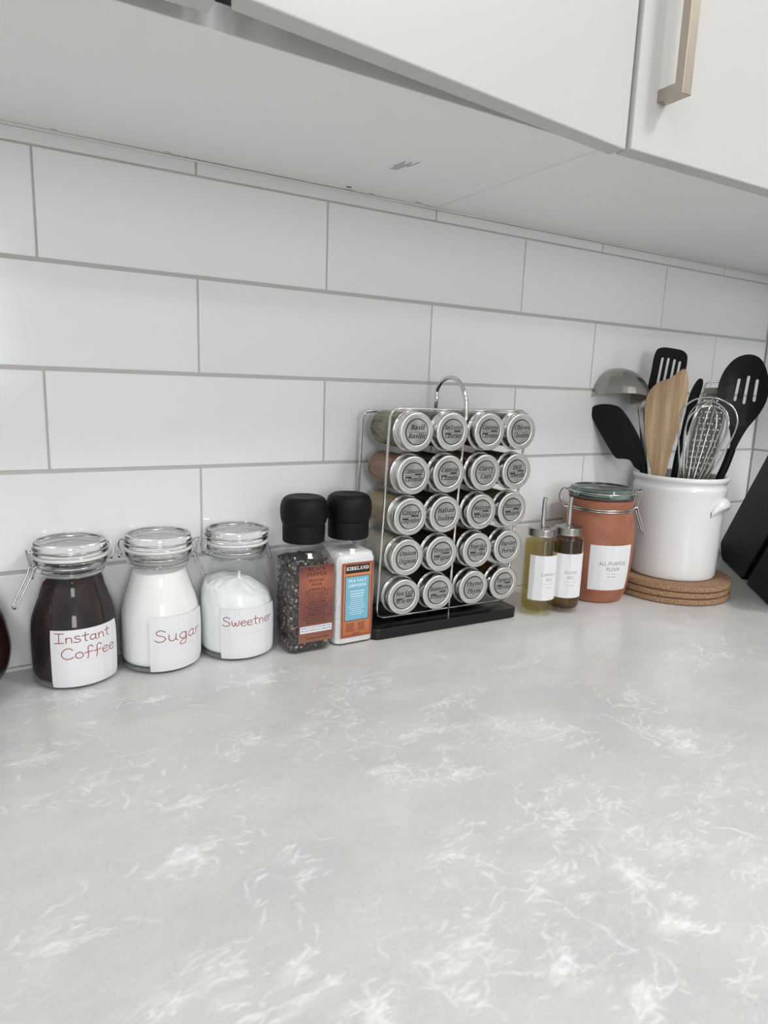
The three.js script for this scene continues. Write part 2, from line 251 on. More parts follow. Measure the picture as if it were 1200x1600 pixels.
// ---------------------------------------------------------------- hand lettering for the paper labels
const GL = { // strokes in a unit box, y up from the baseline; xadv last
  I: [[[0.02, 1, 0.55, 1], [0.28, 1, 0.26, 0], [0, 0, 0.56, 0.02]], 0.66], n: [[[0.03, 0.55, 0.06, 0], [0.05, 0.35, 0.18, 0.55, 0.34, 0.5, 0.38, 0.3, 0.38, 0]], 0.52],
  s: [[[0.36, 0.6, 0.2, 0.66, 0.06, 0.56, 0.12, 0.4, 0.34, 0.3, 0.38, 0.12, 0.2, 0, 0, 0.06]], 0.5], t: [[[0.2, 0.95, 0.2, 0.1, 0.3, 0], [0, 0.62, 0.42, 0.66]], 0.48],
  a: [[[0.38, 0.5, 0.2, 0.56, 0.04, 0.4, 0.03, 0.15, 0.16, 0.02, 0.32, 0.12, 0.4, 0.45], [0.4, 0.55, 0.38, 0.1, 0.46, 0]], 0.55],
  C: [[[0.6, 0.82, 0.45, 0.98, 0.22, 0.92, 0.04, 0.6, 0.04, 0.28, 0.2, 0.04, 0.45, 0.02, 0.64, 0.16]], 0.72], o: [[[0.2, 0.56, 0.04, 0.42, 0.04, 0.14, 0.2, 0.01, 0.38, 0.12, 0.4, 0.4, 0.24, 0.56, 0.18, 0.56]], 0.52],
  f: [[[0.44, 0.85, 0.34, 1.02, 0.2, 0.95, 0.17, 0.6, 0.17, 0.1, 0.12, -0.12], [0, 0.42, 0.42, 0.48]], 0.5], e: [[[0.05, 0.3, 0.36, 0.36, 0.36, 0.5, 0.2, 0.58, 0.05, 0.44, 0.04, 0.16, 0.18, 0.01, 0.42, 0.1]], 0.48],
  S: [[[0.52, 0.85, 0.3, 1, 0.08, 0.86, 0.12, 0.62, 0.4, 0.48, 0.52, 0.26, 0.38, 0.04, 0.14, 0.02, 0, 0.16]], 0.66], u: [[[0.03, 0.56, 0.05, 0.14, 0.2, 0.01, 0.36, 0.16, 0.4, 0.56], [0.4, 0.56, 0.4, 0.1, 0.48, 0]], 0.58],
  g: [[[0.38, 0.5, 0.2, 0.58, 0.04, 0.42, 0.04, 0.18, 0.18, 0.04, 0.34, 0.16, 0.39, 0.5], [0.4, 0.56, 0.38, -0.2, 0.24, -0.45, 0.04, -0.36, 0.14, -0.12, 0.44, 0.04]], 0.54],
  r: [[[0.04, 0.56, 0.06, 0], [0.06, 0.32, 0.18, 0.54, 0.36, 0.52]], 0.42], w: [[[0.02, 0.56, 0.08, 0.12, 0.18, 0.02, 0.28, 0.4, 0.38, 0.04, 0.5, 0.12, 0.56, 0.58]], 0.66],
};
function hand(g, word, x, y, w, h, drop = 0) {
  const total = [...word].reduce((s, c) => s + GL[c][1], 0), k = w / total; let cx = 0;
  g.strokeStyle = '#8e4136'; g.lineWidth = 6.5; g.lineCap = g.lineJoin = 'round';
  for (const c of word) {
    for (const st of GL[c][0]) {
      const p = []; for (let i = 0; i < st.length; i += 2) p.push(V(cx + st[i], st[i + 1], 0));
      const q = new THREE.CatmullRomCurve3(p, false, 'centripetal').getPoints(40); g.beginPath();
      q.forEach((a, i) => { const X = x + a.x * k, Y = y - a.y * h + drop * a.x / total; i ? g.lineTo(X, Y) : g.moveTo(X, Y); }); g.stroke();
    }
    cx += GL[c][1];
  }
}
const paperBase = (g, w, h) => { g.fillStyle = '#e4e4e6'; g.fillRect(0, 0, w, h); };
const coffeeLabel = canvasTex(512, 434, (g, w, h) => { paperBase(g, w, h); hand(g, 'Instant', 32, 92, 400, 70); hand(g, 'Coffee', 72, 214, 400, 82); g.strokeStyle = '#b9bcc6'; g.lineWidth = 2; g.beginPath(); g.moveTo(185, 238); g.lineTo(350, 236); g.stroke(); });
const sugarLabel = canvasTex(512, 434, (g, w, h) => { paperBase(g, w, h); hand(g, 'Sugar', 40, 190, 395, 92); g.strokeStyle = '#b9bcc6'; g.lineWidth = 2; g.beginPath(); g.moveTo(190, 232); g.lineTo(360, 230); g.stroke(); });
const sweetLabel = canvasTex(512, 434, (g, w, h) => { paperBase(g, w, h); hand(g, 'Sweetner', 18, 142, 440, 78); g.strokeStyle = '#b9bcc6'; g.lineWidth = 2; g.beginPath(); g.moveTo(180, 212); g.lineTo(350, 210); g.stroke(); });

// ---------------------------------------------------------------- clip-top glass jars
const powder = (a, b, grain) => dataTex(256, 256, (x, y) => { const k = 0.5 + 0.5 * 1.3 * n3(x * 0.09, y * 0.012, 3) + (rnd() - 0.5) * grain; const t = Math.max(0, Math.min(1, k)); return [0, 1, 2].map((i) => a[i] + (b[i] - a[i]) * t); });
function clipJar(name, label, pos, o) {
  const t = thing(name, label, 'jar', pos, 0, 'clip-top glass jars in a row on the left');
  // profile of the outside [y, r]
  const out = [[0, 0.0355], [0.0015, 0.0392], [0.006, 0.0415], [0.02, 0.0422], [0.05, 0.0422], [0.062, 0.0413], [0.074, 0.0385], [0.086, 0.0345], [0.097, 0.0312], [0.106, 0.0298], [0.111, 0.0302], [0.1145, 0.0325], [0.1175, 0.0327], [0.1195, 0.0318], [0.1225, 0.0338], [0.127, 0.0343]];
  const wall = 0.0022, op = smoothProfile(out, 90), ip = smoothProfile([[0.005, 0.001], [0.0055, 0.033], [0.009, 0.0388], [0.02, 0.0422 - wall], [0.05, 0.0422 - wall], [0.062, 0.0413 - wall], [0.074, 0.0385 - wall], [0.086, 0.0345 - wall], [0.097, 0.0312 - wall], [0.106, 0.0292 - wall], [0.127, 0.029]], 70);
  mesh('glass_body', lathe(op.filter(([, y]) => y < 0.112), 72), M.jarGlass, t);
  mesh('glass_rim', lathe([[0.0288, 0.1105], [0.0302, 0.111], [0.0325, 0.1145], [0.0327, 0.1175], [0.0318, 0.1195], [0.0338, 0.1225], [0.0343, 0.127], [0.029, 0.127], [0.0285, 0.118], [0.0288, 0.1105]], 72), M.glass, t);
  mesh('glass_base', lathe([[0, 0.0014], [0.032, 0.0008], [0.0386, 0.0018], [0.0408, 0.005], [0.0355, 0.0062], [0, 0.0058]], 72), M.baseGlass, t);
  mesh('gasket', lathe([[0.029, 0.1272], [0.0343, 0.1272], [0.0349, 0.1284], [0.0349, 0.1296], [0.0343, 0.1306], [0.029, 0.1306], [0.029, 0.1272]], 64), M.rubber, t);
  mesh('lid', lathe([[0, 0.1255], [0.026, 0.1255], [0.0275, 0.1308], [0.0338, 0.1308], [0.0349, 0.1322], [0.0349, 0.1348], [0.0342, 0.136], [0.0336, 0.1385], [0.0338, 0.142], [0.0325, 0.1438], [0.0305, 0.1442], [0.0285, 0.1432], [0.027, 0.1408], [0.012, 0.1402], [0, 0.1402]], 72), M.glass, t);
  // contents
  const yTop = o.top, rIn = (y) => { const p = ip; let b = p[0][0]; for (let i = 0; i < p.length - 1; i++) if ((p[i][1] - y) * (p[i + 1][1] - y) <= 0 && p[i][0] > 0.02) { b = p[i][0] + (p[i + 1][0] - p[i][0]) * ((y - p[i][1]) / (p[i + 1][1] - p[i][1] || 1)); break; } return b; };
  const prof = [[0.0002, 0.0064], [0.035, 0.0064]]; for (let y = 0.0085; y < yTop; y += 0.003) prof.push([rIn(y) + 0.0006, y]);
  const last = prof[prof.length - 1][0]; for (const k of [0.97, 0.93, 0.87, 0.8, 0.7, 0.6, 0.5, 0.4, 0.3, 0.2, 0.1, 0]) prof.push([last * k, yTop + o.dome * (1 - k * k) + 0.001 * (1 - k)]);
  const g = lathe(prof, 96), p = g.attributes.position;
  for (let i = 0; i < p.count; i++) {
    const x = p.getX(i), y = p.getY(i), z = p.getZ(i), r = Math.hypot(x, z), up = smooth(yTop * 0.55, yTop, y), a = Math.atan2(x, z);
    const bumpy = o.rough * (n3(Math.cos(a) * 2 + 5, Math.sin(a) * 2, y * 60) * 0.6 * smooth(0.018, 0.032, r) + n3(x * 160, z * 160, y * 160) * 0.6);
    const edge = r > 0.02 ? Math.max(0, bumpy * up + 0.0002) : 0;
    p.setXYZ(i, x * (1 - edge / Math.max(r, 0.01)), y + up * (o.tiltX * x + o.tiltZ * z + (r < last * 0.99 ? bumpy * 1.2 : 0)), z * (1 - edge / Math.max(r, 0.01)));
  }
  g.computeVertexNormals(); mesh(o.content, g, o.mat, t);
  // paper label
  const R = (y) => { let i = 0; while (i < op.length - 2 && op[i + 1][1] < y) i++; const [r0, y0] = op[i], [r1, y1] = op[i + 1]; return r0 + (r1 - r0) * Math.max(0, Math.min(1, (y - y0) / (y1 - y0 || 1))) + 0.00015; };
  mesh('paper_label', wrap(R, o.ly[0], o.ly[1], o.la[0], o.la[1]), px(o.tex, { roughness: 0.8 }), t);
  // wire bail: ring under the lip, ring over the lid, hinge on one side and lever on the other
  const b = new THREE.Group(); b.name = 'wire_clasp'; b.rotation.y = o.clasp; t.add(b);
  const w = 0.00085;
  mesh('neck_wire', [ring(0.0329, w, 0.1205)], M.wire, b);
  const lidArc = []; for (let i = 0; i <= 40; i++) { const a = (-168 + 336 * i / 40) * D; lidArc.push([Math.cos(a + Math.PI) * 0.0352, 0.1362, Math.sin(a + Math.PI) * 0.0352]); }
  mesh('lid_wire', [tube([[0.0405, 0.1375, -0.004], [0.0375, 0.137, -0.0045], ...lidArc.map((q) => q), [0.0375, 0.137, 0.0045], [0.0405, 0.1375, 0.004]].map((q) => V(...q)), w, false, 160)], M.wire, b);
  mesh('hinge_loop', [polyTube([[-0.033, 0.1205, -0.006], [-0.039, 0.1195, -0.006], [-0.0425, 0.128, -0.006], [-0.0405, 0.1365, -0.003], [-0.0352, 0.137, 0], [-0.0405, 0.1365, 0.003], [-0.0425, 0.128, 0.006], [-0.039, 0.1195, 0.006], [-0.033, 0.1205, 0.006]], w, 0.003)], M.wire, b);
  mesh('hinge_pin', tube([[-0.039, 0.1195, -0.007], [-0.039, 0.1195, 0.007]], w * 1.5, false, 4), M.wire, b);
  const [ex, ey] = o.lever;
  mesh('latch_link', polyTube([[0.0375, 0.1195, -0.0035], [0.0408, 0.138, -0.0035], [0.0425, 0.1395, 0], [0.0408, 0.138, 0.0035], [0.0375, 0.1195, 0.0035], [0.0385, 0.1105, 0.0025], [0.0385, 0.1105, -0.0025]], w, 0.003, true), M.wire, b);
  mesh('latch_pin', tube([[0.0375, 0.1215, -0.006], [0.0375, 0.1215, 0.006]], w * 1.6, false, 4), M.wire, b);
  mesh('latch_lever', [polyTube([[0.033, 0.1205, -0.0052], [0.0375, 0.1225, -0.0052], [0.0405, 0.114, -0.005], [ex, ey, -0.0042], [ex, ey, 0.0042], [0.0405, 0.114, 0.005], [0.0375, 0.1225, 0.0052], [0.033, 0.1205, 0.0052]], w * 1.1, 0.002)], M.wire, b);
  return t;
}
clipJar('coffee_jar', 'clip-top glass jar of dark brown powder labelled Instant Coffee', [0.0118, 0, 0.0374], { content: 'coffee_powder', top: 0.103, dome: 0.0015, rough: 0.0035, tiltX: 0.12, tiltZ: -0.02, mat: std({ map: powder([16, 9, 9], [66, 45, 44], 0.55), roughness: 0.85, bumpMap: grainTex, bumpScale: 0.0006 }), tex: coffeeLabel, ly: [0.0035, 0.0625], la: [-37, 59], clasp: 198 * D, lever: [0.0565, 0.0845] });
clipJar('sugar_jar', 'clip-top glass jar nearly full of white sugar labelled Sugar', [0.0975, 0, 0.0393], { content: 'white_sugar', top: 0.104, dome: 0.0015, rough: 0.0006, tiltX: 0.02, tiltZ: 0.02, mat: std({ map: powder([248, 247, 243], [254, 253, 250], 0.2), roughness: 0.8 }), tex: sugarLabel, ly: [0.0035, 0.0625], la: [-28, 69], clasp: -22 * D, lever: [0.0478, 0.0965] });
clipJar('sweetener_jar', 'clip-top glass jar half full of fluffy white powder labelled Sweetner', [0.1825, 0, 0.0427], { content: 'sweetener_powder', top: 0.076, dome: 0.011, rough: 0.0028, tiltX: -0.2, tiltZ: -0.12, mat: std({ map: powder([244, 245, 246], [253, 253, 254], 0.3), roughness: 0.85 }), tex: sweetLabel, ly: [0.0035, 0.0605], la: [-43, 54], clasp: 14 * D, lever: [0.0452, 0.1015] });

// dark pot at the left edge of the frame
{
  const t = thing('brown_pot', 'round dark brown glazed pot cut off by the left edge of the photo', 'pot', [-0.1085, 0, 0.052]);
  const gl = phy({ color: 0x24100f, roughness: 0.16, ior: 1.5 });
  mesh('pot_body', lathe(smoothProfile([[0, 0.03], [0.002, 0.0345], [0.012, 0.0475], [0.028, 0.0585], [0.047, 0.0625], [0.066, 0.0608], [0.082, 0.0575], [0.093, 0.0515], [0.101, 0.045], [0.1025, 0.043]], 60).concat([[0.04, 0.1015], [0, 0.1015]]), 72), gl, t);
  const lid = mesh('pot_lid', lathe(smoothProfile([[0.1022, 0.0425], [0.105, 0.042], [0.11, 0.033], [0.1135, 0.018], [0.115, 0.0095]], 30).concat([[0.0001, 0.115]]), 64), gl, t);
  mesh('knob', new THREE.SphereGeometry(0.0095, 24, 16).translate(0, 0.122, 0), gl, lid);
}

// ---------------------------------------------------------------- pepper and salt grinders
function roundedSquareRing(hw, hd, r, n = 8) { const o = []; for (const [sx, sz, a0] of [[1, 1, 0], [-1, 1, 90], [-1, -1, 180], [1, -1, 270]]) for (let i = 0; i < n; i++) { const a = (a0 + 90 * i / (n - 1)) * D; o.push([sx * (hw - r) + r * Math.cos(a), sz * (hd - r) + r * Math.sin(a)]); } return o; }
function loft(levels, cap0 = true, cap1 = true) { // levels: [y, ring]
  const n = levels[0][1].length, pos = [], idx = [], uv = [];
  levels.forEach(([y, rg]) => rg.forEach(([x, z], i) => { pos.push(x, y, z); uv.push(i / n * 0.2, y); }));
  for (let j = 0; j < levels.length - 1; j++) for (let i = 0; i < n; i++) { const a = j * n + i, b = j * n + (i + 1) % n, c = a + n, d = b + n; idx.push(a, c, b, b, c, d); }
  const cap = (j, flip) => { const k = pos.length / 3; pos.push(0, levels[j][0], 0); uv.push(0, 0); for (let i = 0; i < n; i++) { const a = j * n + i, b = j * n + (i + 1) % n; flip ? idx.push(k, a, b) : idx.push(k, b, a); } };
  if (cap0) cap(0, true); if (cap1) cap(levels.length - 1, false);
  const g = new THREE.BufferGeometry(); g.setAttribute('position', new THREE.Float32BufferAttribute(pos, 3)); g.setAttribute('uv', new THREE.Float32BufferAttribute(uv, 2)); g.setIndex(idx);
  return toCreasedNormals(g, 0.9);
}
const HW = 0.0274, HD = 0.0252;
const section = (y, k, inset = 0) => { const sq = roundedSquareRing(HW - inset, HD - inset, 0.0095 - inset * 0.6), o = []; const R = 0.0212 - inset; for (const [x, z] of sq) { const a = Math.atan2(z, x); o.push([x * (1 - k) + R * Math.cos(a) * k, z * (1 - k) + R * Math.sin(a) * k]); } return [y, o]; };
function grinder(name, label, pos, salt) {
  const t = thing(name, label, 'grinder', pos, 0);
  const shrink = ([y, r], s) => [y, r.map(([x, z]) => [x * s, z * s])];
  mesh('bottle', loft([shrink(section(0, 0), 0.94), section(0.0015, 0), section(0.106, 0), section(0.112, 0.12), section(0.1165, 0.4), section(0.1205, 0.8), section(0.1235, 1), section(0.132, 1)]), M.thinGlass, t);
  const top = salt ? 0.1105 : 0.1085;
  const lev = [section(0.0025, 0, 0.0012), section(0.104, 0, 0.0012), section(Math.min(top, 0.1105), salt ? 0.18 : 0.1, 0.0016), shrink(section(top + 0.002, 0.3, 0.002), salt ? 0.9 : 0.7)];
  const cm = salt ? std({ map: dataTex(256, 256, () => { const k = 225 + (rnd() - 0.4) * 30; return [k, k, k - 2]; }), roughness: 0.7, bumpMap: grainTex, bumpScale: 0.0006 }) : std({ color: 0x1e1b1a, roughness: 0.9 });
  const core = mesh(salt ? 'coarse_salt' : 'peppercorn_fill', loft(salt ? lev : lev.map((l) => shrink(l, 0.93))), cm, t);
  if (!salt) { // whole peppercorns against the clear walls
    const cg = new THREE.IcosahedronGeometry(0.0019, 1), im = new THREE.InstancedMesh(cg, std({ color: 0xffffff, roughness: 0.8 }), 2600), m = new THREE.Matrix4(), col = new THREE.Color();
    const loop = section(0, 0, 0.0034)[1];
    for (let i = 0; i < 2600; i++) {
      const q = rnd() * loop.length, a = loop[Math.floor(q)], b = loop[(Math.floor(q) + 1) % loop.length], f = q % 1, flat = i % 8 === 0, s = 0.7 + rnd() * 0.45;
      let x, y, z; const j = 1 - rnd() * 0.05;
      if (i % 2) { x = (rnd() * 2 - 1) * (HW - 0.004); z = HD - 0.0034 - rnd() * 0.0018; y = 0.004 + rnd() * 0.103; if (i % 4 === 1) { const tt = z; z = x * 0.9; x = -(tt + HW - HD); } if (i % 16 === 3) { const tt = z; z = x * 0.9; x = tt + HW - HD; } } else { x = (a[0] + (b[0] - a[0]) * f) * j; z = (a[1] + (b[1] - a[1]) * f) * j; y = 0.004 + rnd() * 0.103; }
      if (flat) { y = 0.106 + rnd() * 0.0025; x *= rnd(); z *= rnd(); }
      const lim = roundedLimit(x, z); m.makeScale(s, s, s).setPosition(x * lim, y, z * lim); im.setMatrixAt(i, m);
      const k = rnd(); col.set(k < 0.6 ? 0x4a4443 : k < 0.8 ? 0x2f2a2a : k < 0.93 ? 0x756b66 : 0xb3a391).multiplyScalar(0.75 + rnd() * 0.5); im.setColorAt(i, col);
    }
    im.name = 'peppercorns'; im.userData.kind = 'stuff'; t.add(im);
  }
  // label on the front face
  const tex = salt ? canvasTex(384, 900, (g, w, h) => {
    g.fillStyle = '#9a4f38'; g.fillRect(0, 0, w, h); const gr = g.createLinearGradient(0, 60, 0, h); gr.addColorStop(0, '#cc8452'); gr.addColorStop(0.5, '#d29058'); gr.addColorStop(1, '#ad6340'); g.fillStyle = gr; g.fillRect(26, 30, w - 52, h - 60);
    g.fillStyle = '#1d1312'; g.fillRect(42, 28, w - 84, 98); g.fillStyle = '#f4f1ea'; g.font = 'bold 58px serif'; g.textAlign = 'center'; g.fillText('KIRKLAND', w / 2, 90, w - 104);
    g.fillStyle = '#2a2a30'; g.fillRect(40, 160, w - 80, 540); g.fillStyle = '#79b4c8'; g.fillRect(48, 168, w - 96, 524);
    g.fillStyle = '#e4eff2'; g.font = 'bold 46px serif'; let y = 232; for (const s of ['SEA SALT', 'GRINDER']) { g.fillText(s, w / 2, y, 250); y += 58; }
    g.globalAlpha = 0.75; for (let i = 0; i < 12; i++) { const l = 120 + 110 * rnd(); g.fillRect(w / 2 - l / 2, y - 10, l, i < 3 ? 14 : 7); y += i < 3 ? 30 : 24; } g.globalAlpha = 1;
    g.fillStyle = '#4a2416'; y = 730; for (let i = 0; i < 5; i++) { g.fillRect(60, y, 90 + 30 * rnd(), 8); g.fillRect(210, y, 80 + 40 * rnd(), 8); y += 22; } g.font = 'bold 24px sans-serif'; g.fillText('NET WT', w / 2, 868);
  }) : canvasTex(384, 900, (g, w, h) => {
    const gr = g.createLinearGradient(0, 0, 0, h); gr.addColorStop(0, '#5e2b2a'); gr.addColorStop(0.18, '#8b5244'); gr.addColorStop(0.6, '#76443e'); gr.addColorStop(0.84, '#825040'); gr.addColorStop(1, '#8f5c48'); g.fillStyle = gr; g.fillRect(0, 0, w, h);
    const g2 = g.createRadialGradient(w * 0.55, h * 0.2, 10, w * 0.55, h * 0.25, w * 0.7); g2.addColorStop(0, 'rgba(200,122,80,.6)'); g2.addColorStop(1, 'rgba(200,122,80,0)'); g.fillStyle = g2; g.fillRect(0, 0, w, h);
    g.fillStyle = '#2a1414'; g.textAlign = 'center'; g.font = 'bold 56px serif'; g.fillText('BLACK', w / 2, 64); g.fillText('PEPPER', w / 2, 120); g.font = 'bold 44px serif'; g.fillText('POIVRE', w / 2, 190); g.fillText('NOIR', w / 2, 236);
    let y = 268; for (let i = 0; i < 17; i++) { const l = 150 + 170 * rnd(); for (let q = w / 2 - l / 2; q < w / 2 + l / 2; q += 26) g.fillRect(q, y, 12 + 10 * rnd(), i % 6 === 0 ? 14 : 9); y += 25; }
    g.fillStyle = '#dfe0e6'; g.fillRect(14, 706, w - 28, 82); g.fillStyle = '#77737c'; for (let j = 0; j < 2; j++) for (let q = 26; q < w - 40; q += 24) g.fillRect(q, 722 + j * 32, 12 + 9 * rnd(), 11);
    g.fillStyle = '#33180f'; for (let q = 90; q < w - 60; q += 28) g.fillRect(q, 850, 18, 12);
  });
  const [lx, lw, y0, y1] = salt ? [0.0005, 0.0415, 0.0095, 0.1015] : [0.0055, 0.0435, 0.0125, 0.1035];
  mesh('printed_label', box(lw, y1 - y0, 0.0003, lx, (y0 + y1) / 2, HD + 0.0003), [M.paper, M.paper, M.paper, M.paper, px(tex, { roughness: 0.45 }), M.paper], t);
  const cap = mesh('grinder_cap', lathe([[0, 0.1275], [0.0235, 0.1275], [0.0243, 0.1283], [0.0246, 0.1465], [0.0238, 0.1475], [0.0238, 0.1482], [0.0252, 0.1492], ...smoothProfile([[0.1495, 0.0255], [0.154, 0.0266], [0.162, 0.0274], [0.169, 0.027], [0.1755, 0.0248], [0.1785, 0.0218], [0.1796, 0.0195]], 24), [0.018, 0.1788], [0, 0.1786]], 64), M.blackMatte, t);
}
function roundedLimit(x, z) { const hw = HW - 0.0031, hd = HD - 0.0031; return Math.min(1, hw / Math.max(1e-6, Math.abs(x)), hd / Math.max(1e-6, Math.abs(z)), 0.0335 / Math.max(1e-6, Math.hypot(x, z))); }
grinder('pepper_grinder', 'clear grinder of black peppercorns with a dark red label and black cap', [0.2545, 0, 0.0668], false);
grinder('salt_grinder', 'clear grinder of white salt with an orange and blue label', [0.3125, 0, 0.0668], true);

// ---------------------------------------------------------------- spice rack and its twenty jars
const RACK = { o: [0.3372, 0, 0.0955], yaw: -0.0395, lean: 0.0661, wb: -0.0252, yb: 0.0185 };
const wAt = (y) => RACK.wb + RACK.lean * (y - RACK.yb);    // depth of the front frame at height y
const rack = thing('spice_rack', 'wire spice rack with a loop handle on a black base', 'spice rack', RACK.o, RACK.yaw);
const COLU = [0.0448, 0.0955, 0.1512, 0.2015], ROWY = [0.2545, 0.2027, 0.1515, 0.0998, 0.048];
{
  const s = new THREE.Shape(), r = 0.012, x0 = -0.002, x1 = 0.2225, d = 0.092;
  s.moveTo(x0 + r, 0); s.lineTo(x1 - r, 0); s.quadraticCurveTo(x1, 0, x1, r); s.lineTo(x1, d - r); s.quadraticCurveTo(x1, d, x1 - r, d); s.lineTo(x0 + r, d); s.quadraticCurveTo(x0, d, x0, d - r); s.lineTo(x0, r); s.quadraticCurveTo(x0, 0, x0 + r, 0);
  mesh('base_slab', new THREE.ExtrudeGeometry(s, { depth: 0.0112, bevelEnabled: true, bevelThickness: 0.0012, bevelSize: 0.0012, bevelOffset: -0.0012, bevelSegments: 3, curveSegments: 10 }).rotateX(-Math.PI / 2).translate(0, 0.0012, 0), M.blackGloss, rack);
  const rw = 0.00165, yt = 0.2805, yk = 0.2745, dp = 0.0705;
  mesh('front_frame', [polyTube([[0.0155, RACK.yb, wAt(RACK.yb)], [0.2205, RACK.yb, wAt(RACK.yb)], [0.2205, yt, wAt(yt)], [0.0155, yt, wAt(yt)]], rw, 0.009, true)], M.chrome, rack);
  mesh('back_frame', [polyTube([[0.0155, 0.016, wAt(RACK.yb) - dp], [0.2205, 0.016, wAt(RACK.yb) - dp], [0.2205, yk, wAt(yk) - dp], [0.0155, yk, wAt(yk) - dp]], rw, 0.009, true)], M.chrome, rack);
  mesh('carry_handle', [tube([[0.1185, yk - 0.004, wAt(yk) - dp + 0.004], [0.1188, 0.292, wAt(yk) - dp + 0.008], ...Array.from({ length: 11 }, (_, i) => { const a = Math.PI * (1 - i / 10); return [0.119, 0.2935 + 0.026 * Math.sin(a), -0.0405 + 0.0325 * Math.cos(a)]; }).slice(1, -1), [0.12, 0.292, wAt(yt) + 0.002], [0.1205, yt - 0.012, wAt(yt) + 0.003]].map((p) => V(...p)), 0.0028, false, 80, 10)], M.chrome, rack);
  mesh('centre_rod', [tube([[0.1205, yt - 0.006, wAt(yt) + 0.003], [0.1215, 0.15, wAt(0.15) + 0.0012], [0.1238, 0.012, wAt(0.012) + 0.0012]].map((p) => V(...p))  , 0.0018, false, 24)], M.chrome, rack);
  mesh('rear_rod', [tube([[0.1188, yk, wAt(yk) - dp + 0.0035], [0.119, 0.013, wAt(0.013) - dp + 0.0035]].map((p) => V(...p)), 0.0016, false, 8)], M.chrome, rack);
  for (const y of ROWY) for (const u of COLU) { const q = new THREE.TorusGeometry(0.0243, 0.0009, 6, 40).translate(u, y, wAt(y) + 0.0005); mesh('holding_ring', q, M.chrome, rack); }
}
const SP = [ // lid lettering, colours of the spice
  [['Basil', 'Basilic'], [0x4f4c34, 0x857f58]], [['Bay Leaves', 'Laurier'], [0x3d3d2a, 0x6b6a48]], [['Cayenne', 'Cayenne'], [0x53251a, 0x7d3b26]], [['Chives', 'Ciboulette'], [0x46522f, 0x707d4c]],
  [['Cinnamon', 'Cannelle'], [0x7b5640, 0x96705a]], [['Cumin', 'Cumin'], [0x4e3f2a, 0x705c3e]], [['Curry', 'Cari'], [0x7d5f26, 0xa07f3c]], [['Dill', 'Aneth'], [0x55603a, 0x86905c]],
  [['Ginger', 'Gingembre'], [0x8f7f5e, 0xb3a37e]], [['Italian', 'Italien'], [0x38371f, 0x5d5a3a]], [['Marjoram', 'Marjolaine'], [0x4a4a30, 0x74724e]], [['Mustard', 'Moutarde'], [0x9a8a4e, 0xbcad70]],
  [['Onion', 'Oignon'], [0xb9b3a0, 0xd2cdbd]], [['Oregano', 'Origan'], [0x33331f, 0x55543a]], [['Paprika', 'Paprika'], [0x5c2116, 0x87341f]], [['Parsley', 'Persil'], [0x3c4d28, 0x62743f]],
  [['Sea Salt', 'Sel de mer'], [0xb9b7b0, 0xd8d6cf]], [['Rosemary', 'Romarin'], [0x3b3b28, 0x605d42]], [['Thyme', 'Thym'], [0x3d3a26, 0x625c40]], [['Turmeric', 'Curcuma'], [0x7f5a1c, 0xa6792d]],
];
const rowWord = ['top', 'second', 'middle', 'fourth', 'bottom'], colWord = ['leftmost', 'second from the left', 'third from the left', 'rightmost'];
